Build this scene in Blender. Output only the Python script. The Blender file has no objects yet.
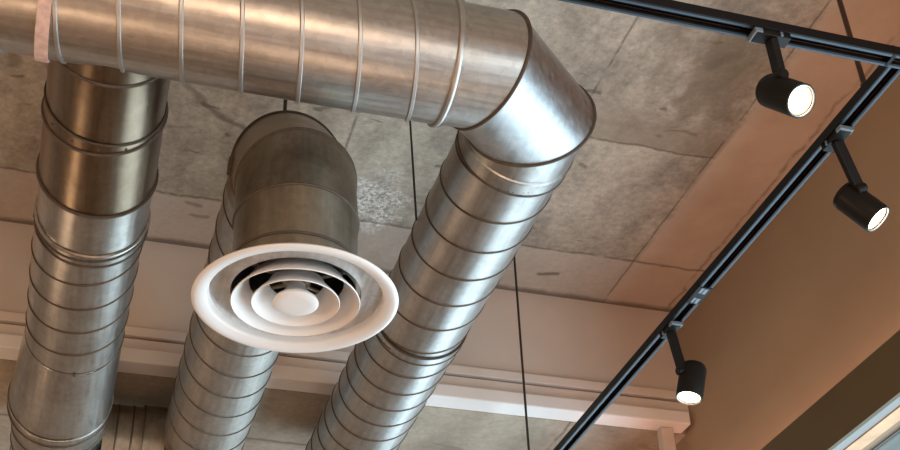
import bpy, bmesh, math, random
from mathutils import Vector, Matrix
R = math.radians
random.seed(5)
scn = bpy.context.scene
COL = scn.collection

# ------------------------------------------------------------------ camera
EYE = Vector((0, 0, 1.5))
FPX = 1245.8
yaw, pit, rol = .3165, .6131, -.0384
fw = Vector((math.sin(yaw)*math.cos(pit), math.cos(yaw)*math.cos(pit), math.sin(pit)))
r0 = Vector((math.cos(yaw), -math.sin(yaw), 0)); u0 = r0.cross(fw)
rt = math.cos(rol)*r0 + math.sin(rol)*u0
up = -math.sin(rol)*r0 + math.cos(rol)*u0
cam = bpy.data.objects.new('camera', bpy.data.cameras.new('camera'))
COL.objects.link(cam); scn.camera = cam
cam.matrix_world = Matrix(((rt.x, up.x, -fw.x, EYE.x), (rt.y, up.y, -fw.y, EYE.y), (rt.z, up.z, -fw.z, EYE.z), (0, 0, 0, 1)))
cam.data.sensor_width = 36; cam.data.lens = FPX/900*36; cam.data.clip_start = .05

def pt(x, y, z):
    "the point at world height z seen at photo position x, y"
    d = (x-450)*rt - (y-225)*up + FPX*fw
    return EYE + d*((z-EYE.z)/d.z)

# ------------------------------------------------------------------ helpers
def tag(o, label=None, cat=None, group=None, kind=None):
    if label: o['label'] = label
    if cat: o['category'] = cat
    if group: o['group'] = group
    if kind: o['kind'] = kind
    return o

def empty(name, loc, label, cat, group=None):
    o = bpy.data.objects.new(name, None); COL.objects.link(o); o.location = loc
    o.empty_display_size = .1
    return tag(o, label, cat, group)

class MB:
    "collects faces; local coordinates are world minus origin"
    def __init__(s, org=(0, 0, 0)): s.v = []; s.f = []; s.m = []; s.o = Vector(org); s.flat = False
    def add(s, vs, fs, mi=0):
        b = len(s.v); s.v += [tuple(Vector(v)-s.o) for v in vs]
        s.f += [tuple(b+i for i in f) for f in fs]; s.m += [mi]*len(fs); return s
    def box(s, lo, hi, mi=0):
        x0, y0, z0 = lo; x1, y1, z1 = hi
        return s.add([(x0,y0,z0),(x1,y0,z0),(x1,y1,z0),(x0,y1,z0),(x0,y0,z1),(x1,y0,z1),(x1,y1,z1),(x0,y1,z1)],
                     [(0,3,2,1),(4,5,6,7),(0,1,5,4),(1,2,6,5),(2,3,7,6),(3,0,4,7)], mi)
    def grid(s, rows, closed=True, mi=0):
        "rows of equal length rings"
        n = len(rows[0]); vs = [p for r in rows for p in r]; fs = []
        for i in range(len(rows)-1):
            for j in range(n if closed else n-1):
                k = (j+1) % n
                fs.append((i*n+j, i*n+k, (i+1)*n+k, (i+1)*n+j))
        return s.add(vs, fs, mi)
    def sweep(s, pts, prof, normals, tangents, closed=False, mi=0, cprof=True):
        "prof: (out, along) offsets"
        rows = []
        for p, n, t in zip(pts, normals, tangents):
            rows.append([p + n*a + t*b for a, b in prof])
        if closed: rows.append(rows[0])
        return s.grid(rows, cprof, mi)
    def tube(s, pts, rad, n=10, mi=0, cap=True):
        pts = [Vector(p) for p in pts]; rows = []
        for i, p in enumerate(pts):
            d = (pts[min(i+1, len(pts)-1)]-pts[max(i-1, 0)]).normalized()
            a = d.orthogonal().normalized() if i == 0 else (a - d*a.dot(d)).normalized()
            b = d.cross(a); rr = rad[i] if isinstance(rad, (list, tuple)) else rad
            rows.append([p + rr*(math.cos(t*2*math.pi/n)*a + math.sin(t*2*math.pi/n)*b) for t in range(n)])
        s.grid(rows, True, mi)
        if cap:
            s.add(rows[0], [tuple(range(n))], mi); s.add(rows[-1], [tuple(range(n))], mi)
        return s
    def lathe(s, prof, c, ax=(0,0,1), n=96, mi=0):
        "prof: (radius, height along ax)"
        ax = Vector(ax).normalized(); c = Vector(c); a = ax.orthogonal().normalized(); b = ax.cross(a)
        rows = [[c + ax*h + rr*(math.cos(2*math.pi*t/n)*a + math.sin(2*math.pi*t/n)*b) for t in range(n)] for rr, h in prof]
        return s.grid(rows, True, mi)
    def build(s, name, mats, parent=None, smooth=True, ang=35, bevel=0, merge=True):
        me = bpy.data.meshes.new(name); me.from_pydata(s.v, [], s.f)
        for m in (mats if isinstance(mats, (list, tuple)) else [mats]): me.materials.append(m)
        me.polygons.foreach_set('material_index', s.m)
        bm = bmesh.new(); bm.from_mesh(me)
        if merge: bmesh.ops.remove_doubles(bm, verts=bm.verts, dist=1e-5)
        bmesh.ops.recalc_face_normals(bm, faces=bm.faces)
        for f in bm.faces: f.smooth = smooth
        if smooth:
            for e in bm.edges:
                if len(e.link_faces) == 2 and e.calc_face_angle(0) > R(ang): e.smooth = False
        bm.to_mesh(me); bm.free()
        o = bpy.data.objects.new(name, me); COL.objects.link(o)
        if parent is not None:
            o.parent = parent; o.location = s.o - parent.location if parent.type == 'EMPTY' and not parent.parent else s.o
        else: o.location = s.o
        if bevel:
            b = o.modifiers.new('bevel', 'BEVEL'); b.width = bevel; b.segments = 2; b.limit_method = 'ANGLE'
        return o

def struct(name, mb, mat, **k):
    k.setdefault('smooth', False)
    return tag(mb.build(name, mat, **k), kind='structure')

# ------------------------------------------------------------------ materials
class NT:
    def __init__(s, name):
        s.m = bpy.data.materials.new(name); s.m.use_nodes = True; s.t = s.m.node_tree; s.t.nodes.clear()
        s.out = s.t.nodes.new('ShaderNodeOutputMaterial')
        s.b = s.t.nodes.new('ShaderNodeBsdfPrincipled'); s.l(s.b.outputs[0], s.out.inputs[0])
    def l(s, a, b): s.t.links.new(a, b)
    def n(s, typ, **k):
        nd = s.t.nodes.new(typ)
        for a, v in k.items():
            if a in nd.inputs.keys() if isinstance(a, str) else False: nd.inputs[a].default_value = v
            else: setattr(nd, a, v)
        return nd
    def coord(s, scale=(1,1,1), loc=(0,0,0), rot=(0,0,0)):
        # every surface is mapped from world metres
        g = s.n('ShaderNodeNewGeometry'); mp = s.n('ShaderNodeMapping')
        mp.inputs['Scale'].default_value = scale; mp.inputs['Location'].default_value = loc; mp.inputs['Rotation'].default_value = rot
        s.l(g.outputs['Position'], mp.inputs[0]); return mp.outputs[0]
    def noise(s, vec, scale, detail=6, rough=.6, dist=0):
        x = s.n('ShaderNodeTexNoise'); x.inputs['Scale'].default_value = scale; x.inputs['Detail'].default_value = detail
        x.inputs['Roughness'].default_value = rough; x.inputs['Distortion'].default_value = dist
        s.l(vec, x.inputs['Vector']); return x.outputs['Fac']
    def ramp(s, fac, stops):
        x = s.n('ShaderNodeValToRGB'); e = x.color_ramp.elements
        while len(e) < len(stops): e.new(.5)
        for k, (p, c) in enumerate(stops):
            e[k].position = p; e[k].color = (c, c, c, 1) if isinstance(c, (int, float)) else (*c, 1)
        s.l(fac, x.inputs[0]); return x.outputs[0]
    def mix(s, fac, a, b, mode='MIX'):
        x = s.n('ShaderNodeMix'); x.data_type = 'RGBA'; x.blend_type = mode
        for sock, v in ((x.inputs[0], fac), (x.inputs[6], a), (x.inputs[7], b)):
            if hasattr(v, 'is_output') or isinstance(v, bpy.types.NodeSocket): s.l(v, sock)
            elif isinstance(v, (int, float)): sock.default_value = v if sock == x.inputs[0] else (v, v, v, 1)
            else: sock.default_value = (*v, 1)
        return x.outputs[2]
    def math(s, op, a, b=0, c=0):
        x = s.n('ShaderNodeMath'); x.operation = op
        for sock, v in zip(x.inputs, (a, b, c)):
            if isinstance(v, bpy.types.NodeSocket): s.l(v, sock)
            else: sock.default_value = v
        return x.outputs[0]
    def bump(s, h, strength=.2, dist=.01):
        x = s.n('ShaderNodeBump'); x.inputs['Strength'].default_value = strength; x.inputs['Distance'].default_value = dist
        s.l(h, x.inputs['Height']); s.l(x.outputs[0], s.b.inputs['Normal'])
    def set(s, **k):
        for a, v in k.items():
            sock = s.b.inputs[a.replace('_', ' ')]
            if isinstance(v, bpy.types.NodeSocket): s.l(v, sock)
            else: sock.default_value = (*v, 1) if isinstance(v, tuple) else v
        return s.m

def galvanised(name, ax, base=(.52,.51,.49), dirt=(.20,.15,.10), rough=.34, amount=.5, seed=0., turn=0.):
    t = NT(name)
    st = {'X': (1.2, 18, 18), 'Y': (18, 1.2, 18), 'Z': (18, 18, 1.2)}[ax]
    brushed = t.noise(t.coord(st, (seed, seed, seed), (0, 0, turn)), 4, 5, .6)
    blot = t.noise(t.coord((1,1,1), (seed*3, 1, 2)), 5, 6, .65, .4)
    vo = t.n('ShaderNodeTexVoronoi'); vo.inputs['Scale'].default_value = 60; t.l(t.coord(), vo.inputs['Vector'])
    vr = t.ramp(vo.outputs['Color'], [(0, .88), (1, 1.06)])
    c = t.mix(t.ramp(blot, [(.45, 0), (.75, amount)]), base, dirt)
    c = t.mix(1., c, vr, 'MULTIPLY')
    c = t.mix(1., c, t.ramp(brushed, [(.3, .82), (.7, 1.08)]), 'MULTIPLY')
    rg = t.math('ADD', t.math('MULTIPLY', brushed, .22), rough-.1)
    rg = t.math('ADD', rg, t.math('MULTIPLY', blot, .08))
    t.bump(t.noise(t.coord(), 9, 3, .5), .12, .012)
    return t.set(Base_Color=c, Metallic=1., Roughness=rg)

def plain(name, col, rough=.5, metal=0., var=.08, scale=12, bump=0., spec=.5):
    t = NT(name)
    f = t.noise(t.coord(), scale, 5, .6)
    c = t.mix(1., col, t.ramp(f, [(.3, 1-var), (.7, 1+var)]), 'MULTIPLY')
    if bump: t.bump(t.noise(t.coord(), scale*4, 6, .7), bump, .003)
    t.b.inputs['Specular IOR Level'].default_value = spec
    return t.set(Base_Color=c, Roughness=rough, Metallic=metal)

def emitter(name, col, strength):
    m = bpy.data.materials.new(name); m.use_nodes = True; t = m.node_tree; t.nodes.clear()
    o = t.nodes.new('ShaderNodeOutputMaterial'); e = t.nodes.new('ShaderNodeEmission')
    e.inputs[0].default_value = (*col, 1); e.inputs[1].default_value = strength; t.links.new(e.outputs[0], o.inputs[0]); return m

def concrete(name, slab=True):
    t = NT(name)
    co = t.coord(); sep = t.n('ShaderNodeSeparateXYZ'); t.l(co, sep.inputs[0]); X, Y = sep.outputs[0], sep.outputs[1]
    big = t.noise(t.coord((1,1,1), (3,1,0)), 1.3, 6, .6, .5)
    mid = t.noise(t.coord((1,.6,1), (0,5,0)), 5, 9, .68, .3)
    fine = t.noise(co, 38, 8, .75)
    c = t.mix(t.ramp(big, [(.38, 0), (.62, 1)]), (.33,.285,.23), (.48,.42,.345))
    c = t.mix(1., c, t.ramp(mid, [(.30, .55), (.5, 1), (.70, 1.3)]), 'MULTIPLY')
    c = t.mix(1., c, t.ramp(fine, [(.3, .70), (.7, 1.24)]), 'MULTIPLY')
    # dark pits and smears
    pits = t.ramp(t.noise(t.coord((.7,1.6,1), (9,2,0)), 7, 4, .5, .8), [(.665, 0), (.70, .65)])
    c = t.mix(pits, c, (.10,.08,.062))
    wob = t.math('MULTIPLY', t.math('SUBTRACT', t.noise(co, 6, 5, .6), .5), .05)
    xw, yw = t.math('ADD', X, wob), t.math('ADD', Y, wob)
    def line(v, at, w):     # 1 at the line
        d = t.math('ABSOLUTE', t.math('SUBTRACT', v, at))
        mr = t.n('ShaderNodeMapRange'); t.l(d, mr.inputs[0])
        mr.inputs[1].default_value = 0; mr.inputs[2].default_value = w; mr.inputs[3].default_value = 1; mr.inputs[4].default_value = 0
        return mr.outputs[0]
    def step(v, at, w=.01):
        mr = t.n('ShaderNodeMapRange'); t.l(v, mr.inputs[0]); mr.inputs[1].default_value = at-w; mr.inputs[2].default_value = at+w; return mr.outputs[0]
    brk = t.ramp(t.noise(t.coord((1,1,1), (4,4,4)), 9, 4, .6), [(.35, 0), (.5, 1)])
    bw = t.math('MULTIPLY', brk, .75)
    dark = (.085,.065,.05)
    if slab:
        bright = t.ramp(t.noise(t.coord((1,1,1), (1,8,0)), 3, 6, .6), [(.3, .9), (.7, 1.1)])
        # last formwork board before the beam: paler, smoother
        c = t.mix(t.math('MULTIPLY', step(yw, 3.87), .6), c, (.52,.43,.37))
        # board between 3.16 and 3.87 on the right: slightly darker
        reg = t.math('MULTIPLY', t.math('MULTIPLY', step(yw, 3.0, .06), t.math('SUBTRACT', 1., step(yw, 3.16))), step(X, 1.45, .05))
        c = t.mix(t.math('MULTIPLY', reg, .6), c, (.24,.185,.135))
        # dark cement patch
        def blob(cx, cy, r0, r1, s=1.):
            dx = t.math('MULTIPLY', t.math('SUBTRACT', X, cx), 1.); dy = t.math('MULTIPLY', t.math('SUBTRACT', Y, cy), s)
            d = t.math('SQRT', t.math('ADD', t.math('MULTIPLY', dx, dx), t.math('MULTIPLY', dy, dy)))
            d = t.math('ADD', d, t.math('MULTIPLY', t.math('SUBTRACT', t.noise(co, 9, 5, .6), .5), .35))
            mr = t.n('ShaderNodeMapRange'); t.l(d, mr.inputs[0]); mr.inputs[1].default_value = r0; mr.inputs[2].default_value = r1
            mr.inputs[3].default_value = 1; mr.inputs[4].default_value = 0; return mr.outputs[0]
        c = t.mix(t.math('MULTIPLY', blob(1.9, 2.72, .10, .17, .55), .6), c, (.18,.135,.085))
        c = t.mix(t.math('MULTIPLY', blob(.28, 3.05, .08, .22, 1.2), .45), c, (.20,.165,.13))
        # pale lime bloom
        sp = t.math('MULTIPLY', blob(.92, 3.74, .06, .17, .8), t.ramp(t.noise(co, 70, 4, .7), [(.42, 0), (.6, 1)]))
        c = t.mix(t.math('MULTIPLY', sp, .85), c, (.85,.83,.80))
        # smooth rendered strip along the wall
        strip = step(t.math('ADD', X, t.math('MULTIPLY', wob, .7)), 2.075, .012)
        pc = t.mix(t.ramp(t.noise(t.coord((1,1,1), (7,7,7)), 4, 6, .6), [(.3, 0), (.7, 1)]), (.50,.39,.315), (.62,.50,.41))
        c = t.mix(t.math('MULTIPLY', strip, .88), c, pc)
        crk = t.math('MULTIPLY', t.math('MULTIPLY', line(t.math('ADD', X, t.math('MULTIPLY', wob, 1.6)), 2.36, .012), brk), .55)
        c = t.mix(crk, c, dark)
        for at, w in ((.742, .008), (1.495, .007), (2.06, .006), (-.02, .007)):
            c = t.mix(t.math('MULTIPLY', line(t.math('ADD', X, t.math('MULTIPLY', wob, .25)), at, w), bw), c, dark)
        for at, w in ((3.16, .010), (3.87, .012), (2.28, .008)):
            m = t.math('MULTIPLY', line(yw, at, w), bw)
            if at != 3.87: m = t.math('MULTIPLY', m, t.math('MULTIPLY', step(X, 1.45), t.math('SUBTRACT', 1., step(X, 2.07))))
            c = t.mix(m, c, dark)
        def smear(x0, y0, x1, y1, w):
            L = math.hypot(x1-x0, y1-y0); ux, uy = (x1-x0)/L, (y1-y0)/L
            wx = t.math('ADD', X, t.math('MULTIPLY', wob, .9)); wy = t.math('SUBTRACT', Y, t.math('MULTIPLY', wob, 1.2))
            dx = t.math('SUBTRACT', wx, x0); dy = t.math('SUBTRACT', wy, y0)
            al = t.math('ADD', t.math('MULTIPLY', dx, ux), t.math('MULTIPLY', dy, uy))
            ac = t.math('ABSOLUTE', t.math('SUBTRACT', t.math('MULTIPLY', dx, uy), t.math('MULTIPLY', dy, ux)))
            over = t.math('MAXIMUM', t.math('SUBTRACT', al, L), t.math('MULTIPLY', al, -1.)); over = t.math('MAXIMUM', over, 0.)
            d = t.math('SQRT', t.math('ADD', t.math('MULTIPLY', over, over), t.math('MULTIPLY', ac, ac)))
            mr = t.n('ShaderNodeMapRange'); t.l(d, mr.inputs[0]); mr.inputs[1].default_value = w*.3; mr.inputs[2].default_value = w
            mr.inputs[3].default_value = 1; mr.inputs[4].default_value = 0; return mr.outputs[0]
        for q4, amt in (((.154,3.25,.224,3.32,.022), .55), ((.224,3.32,.37,3.43,.016), .7), ((.233,3.918,.29,3.92,.016), .5),
                        ((.265,3.99,.32,3.99,.018), .5), ((1.715,4.055,1.788,4.035,.016), .8), ((-.41,3.25,-.40,3.28,.03), .6),
                        ((1.83,2.70,1.90,2.62,.03), .4), ((.0,3.52,.2,3.46,.012), .4), ((1.60,3.32,1.62,3.33,.014), .6)):
            c = t.mix(t.math('MULTIPLY', smear(*q4), amt), c, (.12,.095,.07))
        # black gap against the beam
        c = t.mix(t.math('MULTIPLY', step(yw, 4.178, .014), .75), c, (.10,.075,.055))
    else:
        c = t.mix(.45, c, (.36,.29,.215))
        c = t.mix(t.math('MULTIPLY', line(yw, 4.71, .018), .7), c, dark)
        c = t.mix(t.math('MULTIPLY', line(xw, 1.88, .01), bw), c, dark)
    h = t.math('ADD', t.math('MULTIPLY', mid, .6), t.math('MULTIPLY', fine, .4))
    t.bump(h, .35, .012)
    return t.set(Base_Color=c, Roughness=.88)

M = dict(
    slab=concrete('board marked concrete'), soffit=concrete('raw concrete', False),
    main=galvanised('galvanised steel main', 'X', base=(.47,.445,.42), rough=.31, amount=.2, seed=1.3),
    right=galvanised('galvanised steel right', 'Y', base=(.45,.445,.435), rough=.36, amount=.3, seed=4.1),
    left=galvanised('galvanised steel left', 'Y', base=(.43,.41,.385), rough=.28, amount=.45, seed=7.7),
    elbow=galvanised('galvanised steel elbow', 'Y', base=(.46,.47,.48), rough=.33, amount=.1, seed=2.2, turn=R(45)),
    plate=galvanised('bright galvanised plate', 'Y', base=(.82,.83,.84), rough=.3, amount=.15, seed=6.),
    mid=galvanised('galvanised steel middle', 'Y', base=(.44,.42,.39), rough=.43, amount=.3, seed=9.2),
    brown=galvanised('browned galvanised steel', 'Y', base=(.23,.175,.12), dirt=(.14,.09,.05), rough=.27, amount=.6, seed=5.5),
    umber=galvanised('aged galvanised steel', 'Z', base=(.31,.27,.215), dirt=(.13,.09,.055), rough=.38, amount=.7, seed=3.4),  # darker, browner base than the straight duct runs
    seam=plain('shaded lock seam', (.11,.085,.065), .45, .9),  # ridge colour carries the dark shadow line along each seam
    bead=plain('bright rolled bead', (.46,.45,.44), .45, 1.),
    mastic=plain('brown duct sealant', (.075,.055,.04), .6, .2, .25, 30),
    white=plain('white enamel', (.66,.63,.61), .38, 0, .03, 6),
    black=plain('black powder coat', (.009,.0078,.007), .42, 0, .1, 20, spec=.16),
    rail=plain('black anodised rail', (.006,.006,.007), .45, 0, .05, 20, spec=.14),
    lip=plain('rail lip with daylight sheen', (.05,.064,.082), .45, .8, .05, 20),  # bluish daylight reflection on the lips is put into this colour
    copper=plain('copper conductor', (.45,.18,.08), .3, 1.),
    grey=plain('pale grey plastic', (.13,.16,.19), .4),
    cable=plain('black cable', (.018,.014,.012), .5),
    rod=plain('dark bronze rod', (.05,.025,.018), .4, .5),
    strap=plain('paint splashed strap', (.55,.36,.29), .6, .1, .25, 40),
    wall=plain('warm taupe paint', (.385,.285,.195), .8, 0, .03, 3, .05),
    beam=plain('beige plaster', (.60,.52,.46), .8, 0, .05, 3, .08),
    trimb=plain('pale beige gloss trim', (.70,.62,.57), .5, 0, .04, 5),
    trimw=plain('off white gloss trim', (.80,.76,.74), .45, 0, .04, 5),
    fascia=plain('dark brown laminate', (.10,.073,.032), .6, 0, .04, 8),
    alu=plain('grey aluminium', (.23,.235,.235), .45, .2, .04, 8),
    timber=plain('pale oak strip', (.66,.42,.24), .5, 0, .15, 14),
    floor=plain('brown timber floor', (.30,.17,.095), .5, 0, .2, 3),
    room=plain('warm white wall paint', (.50,.40,.32), .8, 0, .04, 3),
    lamp=emitter('warm lamp glass', (1., .80, .50), 14),
    halo=emitter('amber lens rim', (1., .55, .18), 1.6),
    led=emitter('warm led tape', (1., .52, .38), 24),
)
g = NT('window glass'); gl = g.n('ShaderNodeBsdfTransparent'); gl.inputs[0].default_value = (.9,.94,.94,1)
gs = g.n('ShaderNodeBsdfGlossy'); gs.inputs['Roughness'].default_value = .03
mx = g.n('ShaderNodeMixShader'); mx.inputs[0].default_value = .06
g.l(gl.outputs[0], mx.inputs[1]); g.l(gs.outputs[0], mx.inputs[2]); g.l(mx.outputs[0], g.out.inputs[0]); M['glass'] = g.m

# ------------------------------------------------------------------ setting
z = lambda rel: EYE.z + rel*1.0447
CZ, XW, YB, BZ = 4.32, 2.40, 4.21, 3.754          # ceiling, right wall, beam face, lowered soffit
XL, YN, YF = -5.0, -4.5, 8.0
struct('floor', MB().box((XL, YN, -.1), (XW+.2, YF, 0)), M['floor'])
struct('ceiling', MB().box((XL, YN, CZ), (XW+.2, YB+.02, CZ+.15)), M['slab'])
struct('wall_left', MB().box((XL-.15, YN, 0), (XL, YF, CZ)), M['room'])
struct('wall_back', MB().box((XL, YN-.15, 0), (XW+.2, YN, CZ)), M['room'])
struct('wall_far', MB().box((XL, YF, 0), (XW+.2, YF+.15, CZ)), M['room'])
HD = 3.172                                           # bottom of the dark fascia
struct('wall_right', MB().box((XW, YN, HD+.02), (XW+.04, YF, CZ)), M['wall'])
struct('wall_right', MB().box((XW, YN, 0), (XW+.2, YF, .35)), M['wall'])
struct('trim_1', MB().box((XL, YB, z(2.277)), (XW, YB+.05, CZ)), M['beam'])                       # beam face
struct('trim_2', MB().box((XL, YB+.05, BZ), (XW, YF, BZ+.15)), M['soffit'])         # lowered concrete beyond the beam
# stepped moulding along the beam's lower edge
struct('trim_3', MB().box((XL, YB-.020, z(2.277)), (XW-.003, YB, z(2.313))), M['trimb'], bevel=.003)
struct('trim_4', MB().box((XL, YB-.010, z(2.213)), (XW-.003, YB+.05, z(2.269))), M['trimb'], bevel=.003)
struct('trim_5', MB().box((XL, YB-.045, BZ), (XW-.022, YB+.05, z(2.213))), M['trimw'], bevel=.006)
# slim upright in the corner below the beam
a = pt(661, 424, BZ); b = pt(673, 424, BZ)
struct('trim_6', MB().box((a.x*YB/a.y, YB, .3), (b.x*YB/b.y, YB+.05, BZ)), M['beam'], bevel=.006)
# fascia over the glazing with a lamp cove on its top
FX = 2.278
struct('trim_7', MB().box((FX, YN, HD), (FX+.016, YF, 3.345)).box((FX+.016, YN, 3.285), (XW, YF, 3.30)), M['fascia'])
struct('trim_8', MB().box((FX+.016, YN, HD), (2.329, YF, HD+.012)), M['alu'])
struct('trim_9', MB().box((2.329, YN, HD-.004), (2.381, YF, HD+.012)), M['timber'])
led = MB().box((2.335, YN+.1, 3.3015), (2.347, YF-.1, 3.305)).build('led_tape', M['led'], smooth=False)
tag(led, 'warm strip light hidden behind the top edge of the dark brown fascia', 'strip light')
# glazing on the right
wf = MB()
wf.box((2.44, YN, 3.182), (2.46, YF, 3.19)); wf.box((2.42, YN, .35), (2.48, YF, .42))
yy = YN+1.2
while yy < YF+.01:
    wf.box((2.42, yy-.03, .42), (2.48, yy+.03, 3.182)); yy += 2.5
w1 = struct('window_1', wf, M['alu'])
gp = MB().box((2.445, YN, .42), (2.451, YF, 3.182)).build('window_pane', M['glass'], w1, smooth=False)

# ------------------------------------------------------------------ ducts
UX, UY, UZ = Vector((1,0,0)), Vector((0,1,0)), Vector((0,0,1))
def frame(d):
    d = d.normalized()
    a = UZ if abs(d.z) < .9 else UY
    e1 = (a - d*a.dot(d)).normalized(); return d, e1, d.cross(e1)

def gore(mb, P0, n0, P1, n1, rad0, rad1=None, n=96, mi=0, rows=3, off=0):
    "cylinder from P0 to P1, cut by the planes with normals n0, n1"
    rad1 = rad1 or rad0
    d, e1, e2 = frame(P1-P0); out = []
    for k in range(rows):
        q = k/(rows-1); row = []
        for i in range(n):
            t = 2*math.pi*i/n; w = math.cos(t)*e1 + math.sin(t)*e2
            o0 = w*(rad0+off); o1 = w*(rad1+off)
            A = P0+o0; A = A - d*((A-P0).dot(n0)/d.dot(n0))
            B = P1+o1; B = B - d*((B-P1).dot(n1)/d.dot(n1))
            row.append(A.lerp(B, q))
        out.append(row)
    mb.grid(out, True, mi); return mb

def ring(mb, P, ndir, d, rad, w=.005, h=.004, mi=1, n=96, lift=0):
    "raised bead following the cut of a cylinder of direction d by the plane through P with normal ndir"
    d, e1, e2 = frame(d); pts = []; ns = []; ts = []
    for i in range(n):
        t = 2*math.pi*i/n; o = math.cos(t)*e1 + math.sin(t)*e2
        p = P+o*rad; p = p - d*((p-P).dot(ndir)/d.dot(ndir)); pts.append(p); ns.append(o); ts.append(d)
    prof = [(-.002, -w), (h*.7, -w*.7), (h, -w*.2), (h, w*.2), (h*.7, w*.7), (-.002, w)]
    mb.sweep(pts, prof, ns, ts, True, mi); return mb

def helix(mb, P0, P1, rad, pitch, hand, phase=0., w=.0035, h=.003, mi=1, per=72):
    "spiral lock seam"
    d, e1, e2 = frame(P1-P0); L = (P1-P0).length; pts = []; ns = []; ts = []
    N = int(L/pitch*per)
    for i in range(N+1):
        s = i*pitch/per; t = hand*2*math.pi*i/per + phase
        o = math.cos(t)*e1 + math.sin(t)*e2
        pts.append(P0+d*s+o*rad); ns.append(o); ts.append(d)
    mb.sweep(pts, [(-.002, -w), (h, -w*.5), (h, w*.5), (-.002, w)], ns, ts, False, mi); return mb

def phase_for(P0, d, hand, pitch, s, theta_dir):
    "phase so that the seam passes direction theta_dir at distance s"
    d, e1, e2 = frame(d); a = math.atan2(theta_dir.dot(e2), theta_dir.dot(e1))
    return a - hand*2*math.pi*s/pitch

DZ = EYE.z+2.04
def V(x, y, z): return Vector((x, y, z))
# ---- main duct
YM, RM = 2.109, .152
XE = .963                                    # axis of the right run
mo = V(0, YM, DZ-RM)
main = empty('spiral_duct', mo, 'long thick silver spiral duct running left to right across the top of the picture', 'duct')
def part(name, fn, mats, parent, **k):
    mb = MB(parent.location); fn(mb); return mb.build(name, mats, parent, **k)
PM0, PM1 = V(-2.4, YM, DZ), V(.694, YM, DZ)
def f(mb):
    gore(mb, PM0, UX, PM1, UX, RM, rows=12)
    helix(mb, PM0, PM1-UX*.07, RM, .132, 1, phase_for(PM0, UX, 1, .132, .345+2.4, -UZ), w=.0065, h=.0045, mi=1)
part('spiral_section', f, [M['main'], M['bead']], main)
part('joint_collar', lambda mb: (gore(mb, V(.683,YM,DZ), UX, V(.705,YM,DZ), UX, RM+.003), ring(mb, V(.690,YM,DZ), UX, UX, RM+.002, .008, .006)), [M['main'], M['bead']], main)
# ---- big mitred elbow
aa = .163
P1 = V(XE-aa, YM, DZ); P2 = V(XE, YM+.146, DZ)
n1 = (UX + (P2-P1).normalized()).normalized(); n2 = (UY + (P2-P1).normalized()).normalized()
elb = empty('duct_elbow', V(XE-.05, YM+.05, DZ-RM), 'bright silver mitred elbow joining the long thick duct to the right hand slanting run', 'duct elbow')
RE = .1495
part('inlet_collar', lambda mb: gore(mb, V(.700,YM,DZ), UX, P1, n1, RE), [M['main'], M['seam']], elb)
part('middle_gore', lambda mb: gore(mb, P1, n1, P2, n2, RE), [M['elbow'], M['seam']], elb)
part('outlet_collar', lambda mb: gore(mb, P2, n2, V(XE, 2.362, DZ), UY, RE), [M['right'], M['seam']], elb)
dm = (P2-P1).normalized()
part('seam_flange', lambda mb: ring(mb, P1, n1, dm, RE, .0045, .006, 0), M['mastic'], elb)
part('seam_flange', lambda mb: ring(mb, P2, n2, dm, RE, .0045, .006, 0), M['mastic'], elb)

# ---- right run
right = empty('spiral_duct', V(XE, 3.4, DZ-.156), 'right hand silver spiral duct slanting down from the bright elbow past the diffuser', 'duct')
RR = .1485
def f(mb):
    A, B = V(XE, 2.366, DZ), V(XE, 3.285, DZ)
    gore(mb, A, UY, B, UY, RR, rows=8)
    helix(mb, A, B, RR, .1435, 1, phase_for(A, UY, 1, .1435, 2.659-2.366, -UZ), w=.0035, h=.003)
part('spiral_section', f, [M['right'], M['seam']], right)
def f(mb):
    A, B = V(XE, 3.285, DZ), V(XE, 4.62, DZ)
    gore(mb, A, UY, B, UY, RR+.004, rows=8)
    helix(mb, A, B, RR+.004, .118, 1, phase_for(A, UY, 1, .118, 3.39-3.285, -UZ), w=.0035, h=.003)
part('spiral_section', f, [M['right'], M['seam']], right)
part('joint_collar', lambda mb: (gore(mb, V(XE,2.338,DZ), UY, V(XE,2.384,DZ), UY, RR+.003), ring(mb, V(XE,2.338,DZ), UY, UY, RR+.003, .009, .003, 0), ring(mb, V(XE,2.384,DZ), UY, UY, RR+.003, .004, .003)), [M['right'], M['mastic']], right)
part('joint_collar', lambda mb: (gore(mb, V(XE,3.262,DZ), UY, V(XE,3.30,DZ), UY, RR+.005), ring(mb, V(XE,3.262,DZ), UY, UY, RR+.004, .003, .003), ring(mb, V(XE,3.30,DZ), UY, UY, RR+.004, .004, .004)), [M['elbow'], M['seam']], right)

# ---- left run (tee off the main duct)
XL1, ZL = -.072, DZ+.005
left = empty('spiral_duct', V(XL1, 3.2, ZL-.15), 'left hand silver spiral duct dropping from behind the long thick duct', 'duct')
def C(y, dx=0, dz=0): return V(XL1+dx, y, ZL+dz)
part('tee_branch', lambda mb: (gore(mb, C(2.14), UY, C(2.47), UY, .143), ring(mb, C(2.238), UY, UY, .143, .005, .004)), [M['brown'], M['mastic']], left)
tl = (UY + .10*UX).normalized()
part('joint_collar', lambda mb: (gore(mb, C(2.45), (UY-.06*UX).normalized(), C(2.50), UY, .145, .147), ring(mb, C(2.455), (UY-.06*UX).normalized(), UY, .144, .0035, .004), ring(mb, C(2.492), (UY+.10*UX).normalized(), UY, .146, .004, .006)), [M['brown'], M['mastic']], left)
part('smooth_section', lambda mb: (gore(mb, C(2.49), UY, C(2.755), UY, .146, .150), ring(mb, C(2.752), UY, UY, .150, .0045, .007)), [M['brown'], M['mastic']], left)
part('smooth_section', lambda mb: gore(mb, C(2.75), UY, C(2.99), UY, .148), [M['left'], M['mastic']], left)
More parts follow.
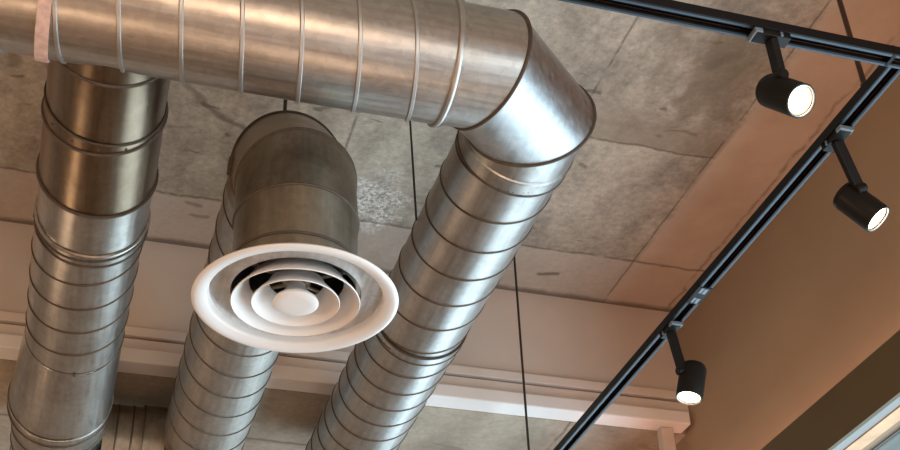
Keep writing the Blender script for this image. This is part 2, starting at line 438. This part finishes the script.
part('joint_collar', lambda mb: (gore(mb, C(2.94), UY, C(2.995), UY, .151), ring(mb, C(2.945), UY, UY, .151, .005, .005, 0), ring(mb, C(2.968), (UY+.05*UX).normalized(), UY, .151, .004, .004), ring(mb, C(2.995), UY, UY, .151, .004, .004)), [M['left'], M['mastic']], left)
def f(mb):
    A, B = C(2.99,-.004), C(3.635,-.012)
    gore(mb, A, UY, B, UY, .150, rows=8)
    helix(mb, A, B, .150, .137, 1, phase_for(A, UY, 1, .137, 3.095-2.99, -UZ), w=.0035, h=.003)
part('spiral_section', f, [M['left'], M['seam']], left)
part('flared_section', lambda mb: (gore(mb, C(3.625,-.012), UY, C(4.08,-.034), UY, .151, .172, rows=4),
     ring(mb, C(3.632,-.012), UY, UY, .149, .004, .003, 0)), [M['left'], M['mastic']], left)
part('joint_collar', lambda mb: (gore(mb, C(4.07,-.034), UY, C(4.16,-.034), UY, .173), ring(mb, C(4.08,-.034), UY, UY, .173, .004, .004, 0), ring(mb, C(4.125,-.034), UY, UY, .173, .004, .004)), [M['left'], M['seam']], left)
part('spiral_section', lambda mb: (gore(mb, C(4.15,-.03), UY, C(4.68,-.03), UY, .163), helix(mb, C(4.18,-.03), C(4.68,-.03), .163, .13, 1)), [M['left'], M['seam']], left)
for k in range(5):
    o = V(0, 0, 0) + math.sin(R(-52+k*26))*UX - math.cos(R(-52+k*26))*UZ
    part('rivet', lambda mb: mb.lathe([(.0001, .005), (.003, .004), (.004, 0)], C(2.475)+.144*o, o, n=10), M['mastic'], left)
part('rivet', lambda mb: mb.lathe([(.0001, .006), (.004, .005), (.006, 0)], C(3.628)+.151*V(.05, 0, -1).normalized(), (0,0,-1), n=10), M['mastic'], left)

# ---- middle run with elbow and neck to the diffuser
X2, Z2, Y2 = .413, DZ+.005, 2.455
mid = empty('spiral_duct', V(X2, 3.3, Z2-.15), 'middle silver spiral duct rising behind the white round diffuser and bending down into it', 'duct')
RD = .1485
J = [V(X2, 2.632, Z2), V(X2, 2.488, EYE.z+1.893), V(X2, 2.458, EYE.z+1.749)]
NB_ = V(X2, 2.458, EYE.z+1.56)
dirs = [-UY, (J[1]-J[0]).normalized(), (J[2]-J[1]).normalized(), -UZ]
JN = [(dirs[k]+dirs[k+1]).normalized() for k in range(3)]
RD = .1485
NB = NB_
def f(mb):
    A, B = V(X2, 4.68, Z2), J[0]+UY*.07
    gore(mb, A, UY, B, UY, RD, rows=10)
    helix(mb, A, B, RD, .143, -1, phase_for(A, -UY, -1, .143, 4.68-3.53, -UZ), w=.0035, h=.003)
part('spiral_section', f, [M['mid'], M['seam']], mid)
part('elbow_collar', lambda mb: gore(mb, J[0]+UY*.09, UY, J[0], JN[0], RD+.002), [M['umber'], M['mastic']], mid)
part('elbow_gore', lambda mb: gore(mb, J[0], JN[0], J[1], JN[1], RD+.002), [M['umber'], M['mastic']], mid)
part('elbow_gore', lambda mb: gore(mb, J[1], JN[1], J[2], JN[2], RD+.002), [M['umber'], M['mastic']], mid)
part('neck', lambda mb: (gore(mb, J[2], JN[2], NB, UZ, RD+.001, RD-.002), ring(mb, V(X2, 2.458, EYE.z+1.628), UZ, UZ, RD, .004, .003)), [M['umber'], M['mastic']], mid)
for k in range(3):
    part('seam_flange', lambda mb: ring(mb, J[k], JN[k], dirs[k+1], RD+.001, .004, .004 if k else .007, 0), M['mastic'], mid)
part('corner_bracket', lambda mb: mb.box((X2-RD-.012, J[0].y-.03, Z2-.035), (X2-RD+.004, J[0].y+.012, Z2+.0)), M['mastic'], mid, smooth=False, bevel=.003)

# ---- far cross duct
YC = 4.43
cross = empty('spiral_duct', V(.17, YC, DZ-.15), 'short dark cross duct low behind, between the left and middle runs', 'duct')
def f(mb):
    gore(mb, V(.055,YC,DZ), UX, V(.20,YC,DZ), UX, .150)
    for x in (.10, .155): ring(mb, V(x,YC,DZ), UX, UX, .150, .004, .004)
part('smooth_section', f, [M['umber'], M['seam']], cross)
part('end_collar', lambda mb: (gore(mb, V(.19,YC,DZ), UX, V(.275,YC,DZ), UX, .158), ring(mb, V(.195,YC,DZ), UX, UX, .154, .005, .005)), [M['umber'], M['seam']], cross)

# ---- pink strap round the main duct
def strap(x, y0, label, nm='duct_strap', ax='X', w=.014, rad=RM+.008):
    c = V(x, YM, DZ) if ax == 'X' else V(XE, y0, DZ)
    mb = MB(c-UZ*rad); d, e1, e2 = frame(UX if ax == 'X' else UY)
    rows = []
    for i in range(97):
        t = 2*math.pi*i/96; o = math.cos(t)*e1+math.sin(t)*e2
        rows.append([c+o*(rad-.006)-d*w, c+o*rad-d*w, c+o*rad+d*w, c+o*(rad-.006)+d*w])
    mb.grid(rows, True)
    o = mb.build(nm, M['strap']); return tag(o, label, 'strap')
strap(-.214, 0, 'pinkish paint splashed metal strap round the long thick duct at far left')

# ------------------------------------------------------------------ diffuser
DC = V(.4195, 2.455, EYE.z+1.53)
dif = empty('ceiling_diffuser', DC, 'round white air diffuser with concentric rings hanging from the aged duct elbow', 'diffuser')
def lathe_part(name, prof, mat, close=True, lab=None):
    mb = MB(DC); mb.lathe(prof + ([prof[0]] if close else []), DC, n=128); return mb.build(name, mat, dif, ang=50)
lathe_part('outer_flange', [(.2365,-.001),(.2395,.002),(.2385,.005),(.231,.008),(.216,.012),(.206,.017),(.204,.029),(.199,.029),(.2005,.022),(.2025,.012),(.204,.007),(.208,.004),(.218,.000),(.228,-.003)], M['white'])
lathe_part('inner_plate', [(.2005,.0245),(.152,.0245),(.1495,.034),(.152,.050),(.155,.031),(.2005,.028)], M['plate'])
def cone(rb, lift=0):
    return [(rb,-.004+lift),(rb+.0015,-.002+lift),(rb-.002,.004+lift),(rb-.012,.016+lift),(rb-.030,.038+lift),(rb-.036,.052+lift),
            (rb-.038,.052+lift),(rb-.033,.037+lift),(rb-.015,.014+lift),(rb-.004,.000+lift)]
lathe_part('diffuser_ring', cone(.1485), M['white'])
lathe_part('diffuser_ring', cone(.1015), M['white'])
lathe_part('centre_disc', [(.0001,-.008),(.030,-.008),(.047,-.007),(.053,-.004),(.0535,-.001),(.050,.006),(.036,.018),(.022,.038),(.018,.060),(.0001,.060)], M['white'], False)
mb = MB(DC)
for k in range(3):
    t = R(25+60*k); dx, dy = math.cos(t), math.sin(t)
    mb.tube([DC+V(-dx*.147,-dy*.147,.056), DC+V(dx*.147,dy*.147,.056)], .0055, 8)
mb.lathe([(.0001,.048),(.028,.048),(.034,.054),(.034,.070),(.0001,.072)], DC, n=32)
mb.build('cross_bracket', M['umber'], dif)

# ------------------------------------------------------------------ hangers and cables
def cable(name, a, b, rad, label, cat, mat='cable', extra=None):
    o = MB(b); o.tube([a, b], rad, 10)
    if extra: extra(o)
    ob = o.build(name, M[mat]); return tag(ob, label, cat)
a = pt(405.0, 40, CZ); b = pt(420.0, 222, DZ)
cable('hanger_wire', a, V(XE-.152, b.y+.02, DZ+.02), .0033, 'thin dark hanger wire dropping to the right hand duct, seen left of it', 'wire',
      extra=lambda o: o.tube([a, a-UZ*.02], .012, 12))
a = pt(510.3, 205, CZ); k = pt(530.5, 450, CZ)
a2 = pt(515.5, 263, CZ)
# straight cord whose foot is far below the picture
q = EYE + (pt(530.5, 450, CZ)-EYE).normalized()*((a-EYE).length*1.0)
e = V(a.x+ (0.004), a.y, 2.3)
cable('pendant_cord', a, e, .0042, 'thin black cord hanging plumb in front of the white moulding, right of the ducts', 'cord',
      extra=lambda o: o.tube([a, a-UZ*.03], .03, 20))
st = V(X2-.02, 2.62, DZ+.150)
cable('hanger_rod', V(st.x, st.y, CZ), V(st.x, st.y, DZ+.149), .0055, 'short dark hanger rod showing between the aged elbow and the long duct', 'rod', 'rod',
      extra=lambda o: o.tube([V(st.x, st.y, DZ+.17), V(st.x, st.y, DZ+.158)], .011, 6))
# small wire hook under the main duct
h0 = V(.555, 2.30, CZ)
hk = [V(.60, 2.255, DZ-.02), V(.60, 2.262, DZ-.045), V(.592, 2.266, DZ-.055), V(.580, 2.266, DZ-.056), V(.572, 2.264, DZ-.048)]

# ------------------------------------------------------------------ track lighting
TZ = EYE.z+1.90                 # underside of rails
SC = .95
YA, XB = 1.7195-.0215, 1.670-.0215
W, H = .0215, .026
prof = [(-W, 0), (-W, H), (W, H), (W, 0), (W-.005, 0), (.0095, 0), (.0095, .003), (.013, .003), (.013, .021), (-.013, .021), (-.013, .003), (-.0095, .003), (-.0095, 0), (-.0155, 0)]
def rail(mb, P, Q, side):
    "extrude the channel; lips get material 1"
    n = len(prof)
    A = [P + side*x + UZ*zz for x, zz in prof]; B = [Q + side*x + UZ*zz for x, zz in prof]
    for i in range(n):
        j = (i+1) % n
        mb.add([A[i], A[j], B[j], B[i]], [(0,1,2,3)], 1 if i in (4, 13) else 0)
    for S_ in (A, B):      # end faces: top slab and two cheeks
        for idx in ((0,1,9,10,11,12,13), (2,3,4,5,6,7,8), (1,2,8,9)):
            mb.add([S_[k] for k in idx], [tuple(range(len(idx)))], 0)
def track(P, Q, side, label):
    o = empty('light_track', P, label, 'light track')
    mb = MB(P); rail(mb, P, Q, side); mb.build('rail', [M['rail'], M['lip']], o, smooth=False, bevel=.0008)
    for s_ in (-1, 1):
        mb = MB(P); d = (Q-P).normalized()
        c0, c1 = P+side*(.0115*s_)+UZ*.015, Q+side*(.0115*s_)+UZ*.015
        mb.tube([c0+d*.01, c1-d*.01], .0014, 6); mb.build('conductor', M['copper'], o)
    return o
TA0, TA1 = V(.2, YA, TZ), V(XB+W+.25, YA, TZ)
TB0, TB1 = V(XB, YA+W, TZ), V(XB, 4.65, TZ)
ta = track(TA0, TA1, -UY, 'black light track crossing the top right corner from left to right')
tb = track(TB0, TB1, -UX, 'long black light track slanting down beside the brown wall')
jy = 2.872*SC
mb = MB(ta.location); mb.box((XB-.03, YA-W-.0005, TZ-.001), (XB-.022, YA+W+.0005, TZ+H)); mb.build('end_cover', M['rail'], ta, smooth=False)
mb = MB(tb.location)
mb.box((XB-W-.001, jy-.045, TZ-.002), (XB+W+.001, jy+.045, TZ+.018)); mb.build('track_joiner', M['rail'], tb, smooth=False, bevel=.001)
for yy in (jy-.026, jy+.026):
    mb = MB(tb.location); mb.box((XB+.001, yy-.013, TZ-.0032), (XB+.012, yy+.013, TZ-.0018)); mb.build('joiner_clip', M['grey'], tb, smooth=False)
    mb = MB(tb.location); mb.box((XB-.011, yy-.016, TZ-.0032), (XB-.002, yy+.010, TZ-.0018)); mb.build('joiner_clip', M['grey'], tb, smooth=False)
w3 = pt(868, 97, TZ+H)
w3 = V(XB, w3.y*(XB/w3.x) if w3.x else w3.y, TZ+H)
tp = V(w3.x-.01, w3.y-.012, CZ)
cable('suspension_rod', tp, w3, .0068, 'dark bronze rod from ceiling holding up the long slanting light track', 'rod', 'rod',
      extra=lambda o: (o.tube([w3+UZ*.0, w3+UZ*.02], .010, 12), o.tube([tp, tp-UZ*.012], .02, 16)))
cable('suspension_rod', V(.75, YA, CZ), V(.75, YA, TZ+H), .0052, 'bronze rod above the top edge carrying the crossing light track', 'rod', 'rod')

def spotlight(top, along, ctr, axis, dia, ln, label):
    "along: rail direction; ctr: centre of the can; axis: where it shines"
    o = empty('track_spotlight', V(top.x, top.y, TZ-.02), label, 'spotlight', 'black spotlights on the light tracks')
    L = o.location
    side = UZ.cross(along)
    def obox(mb, c, la, ls, lz, mi=0):
        vs = [c + along*(sx*la) + side*(sy*ls) + UZ*(sz*lz) for sz in (-1, 1) for sx, sy in ((-1,-1),(1,-1),(1,1),(-1,1))]
        mb.add(vs, [(0,3,2,1),(4,5,6,7),(0,1,5,4),(1,2,6,5),(2,3,7,6),(3,0,4,7)], mi)
    T0 = V(top.x, top.y, TZ)
    mb = MB(L); obox(mb, T0-UZ*.006, .042, .0165, .008); mb.build('track_adapter', M['black'], o, smooth=False, bevel=.002)
    mb = MB(L); obox(mb, T0-UZ*.007-along*.038, .010, .0195, .006); mb.build('lock_tab', M['grey'], o, smooth=False, bevel=.002)
    mb = MB(L); obox(mb, T0-UZ*.007+along*.018, .003, .0195, .006); mb.build('lock_tab', M['grey'], o, smooth=False, bevel=.001)
    ax = axis.normalized(); rad = dia/2
    back = ctr-ax*ln/2
    jp = ctr - ax*ln*.17
    # arm: flat bar ending on the can
    d = (T0 - UZ*.012) ; foot = jp - ax*(0)
    up_ = (d-foot); nrm = (up_ - ax*up_.dot(ax)).normalized(); hinge = foot + nrm*(rad-.004)
    mb = MB(L)
    dd, _, _ = frame(hinge-d); wdir = (side - dd*side.dot(dd)).normalized(); tdir = dd.cross(wdir)
    rows = []
    for p in (d, d.lerp(hinge, .5), hinge+dd*.006):
        rows.append([p+wdir*.0135+tdir*.009, p-wdir*.0135+tdir*.009, p-wdir*.0135-tdir*.009, p+wdir*.0135-tdir*.009])
    mb.grid(rows); mb.add(rows[0], [(0,1,2,3)]); mb.add(rows[-1], [(0,1,2,3)])
    mb.build('arm', M['black'], o, smooth=False, bevel=.0025)
    mb = MB(L); mb.lathe([(.0001,.0145),(.011,.0145),(.013,.012),(.013,-.012),(.011,-.0145),(.0001,-.0145)], hinge+nrm*.004, wdir, 24); mb.build('hinge', M['black'], o)
    mb = MB(L)
    mb.lathe([(.0001,0),(rad-.010,0),(rad-.004,.003),(rad-.0005,.010),(rad-.0005,.0125),(rad-.002,.0135),(rad-.002,.015),(rad,.016),(rad,ln-.002),(rad-.001,ln),
              (rad-.0045,ln),(rad-.006,ln-.004),(rad-.006,ln-.006)], back, ax, 64)
    can = mb.build('lamp_can', M['black'], o)
    mb = MB(L); mb.lathe([(rad-.0062,ln-.010),(rad-.0055,ln-.002),(rad-.0035,ln+.0006),(rad-.0062,ln-.0006)], back, ax, 64); mb.build('trim_ring', M['bead'], can).location = (0,0,0)
    mb = MB(L); mb.lathe([(.0001,ln-.004),(rad*.5,ln-.0045),(rad-.009,ln-.0055)], back, ax, 64); mb.lathe([(rad-.009,ln-.0055),(rad-.0055,ln-.006)], back, ax, 64, 1); lens = mb.build('lens', [M['lamp'], M['halo']], can); lens.location = (0,0,0)
    lens['label'] = 'glowing warm white lens'
    ld = bpy.data.lights.new('spot_beam', 'SPOT'); ld.energy = 16; ld.color = (1., .72, .50); ld.spot_size = R(75); ld.spot_blend = .7; ld.shadow_soft_size = .03
    lo = bpy.data.objects.new('spot_beam', ld); COL.objects.link(lo)
    lo.parent = o; lo.location = ctr+ax*(ln/2+.012) - L; lo.rotation_mode = 'QUATERNION'; lo.rotation_quaternion = (-ax).to_track_quat('Z', 'Y')
    return o
def on(x, y, dist):
    d = ((x-450)*rt - (y-225)*up + FPX*fw).normalized(); return EYE + d*dist
s1 = pt(767, 40, TZ); s1 = V(s1.x, YA, TZ)
s2 = pt(845, 139, TZ); s2 = V(XB, s2.y, TZ)
s3 = pt(681, 330, TZ); s3 = V(XB, s3.y, TZ)
def at_like(x, y, s, dz):
    "point on the sight line level with the foot of the arm"
    return pt(x, y, s.z-dz)
spotlight(s1, UX, at_like(784, 95, s1, .130), V(.021, -.065, -.080), .077, .118, 'black spotlight on the crossing track at top, its lens turned towards the viewer')
spotlight(s2, UY, at_like(860, 206, s2, .150), V(.052, -.030, -.085), .077, .114, 'black spotlight aimed down right, higher of the two on the slanting track')
spotlight(s3, UY, at_like(691.5, 382, s3, .165), V(-.028, .002, -.098), .080, .116, 'black spotlight pointing straight down, lowest one near the white moulding')

# ------------------------------------------------------------------ light
def area(name, loc, rot, sx, sy, power, col):
    ld = bpy.data.lights.new(name, 'AREA'); ld.shape = 'RECTANGLE'; ld.size = sx; ld.size_y = sy; ld.energy = power; ld.color = col
    o = bpy.data.objects.new(name, ld); COL.objects.link(o); o.location = loc; o.rotation_euler = rot; return o
# daylight through the glazing on the right
area('window_daylight', (2.56, 1.6, 1.75), (0, R(90), 0), 2.5, 11, 430, (.74, .88, 1.0))
# warm fill points added out of view to brighten room and ducts
def fill_point(loc, power, rad=.12, col=(1., .68, .44)):
    ld = bpy.data.lights.new('warm_fill', 'POINT'); ld.energy = power; ld.color = col; ld.shadow_soft_size = rad
    o = bpy.data.objects.new('warm_fill', ld); COL.objects.link(o); o.location = loc
for loc, p, rr in (((-1.4, 5.0, 2.1), 16, .2), ((-2.8, 1.8, 2.1), 90, .35), ((.5, -1.5, 2.0), 115, .4), ((-2.0, -1.5, 2.0), 50, .4), ((-.35, 1.45, 1.1), 16, .12), ((.75, 1.6, .9), 12, .12)):
    fill_point(loc, p, rr)
w = bpy.data.worlds.new('overcast'); scn.world = w; w.use_nodes = True
bg = w.node_tree.nodes['Background']; bg.inputs[0].default_value = (.80, .95, 1.0, 1); bg.inputs[1].default_value = .42
scn.view_settings.view_transform = 'Standard'; scn.view_settings.look = 'None'
scn.view_settings.exposure = .12; scn.view_settings.gamma = 1
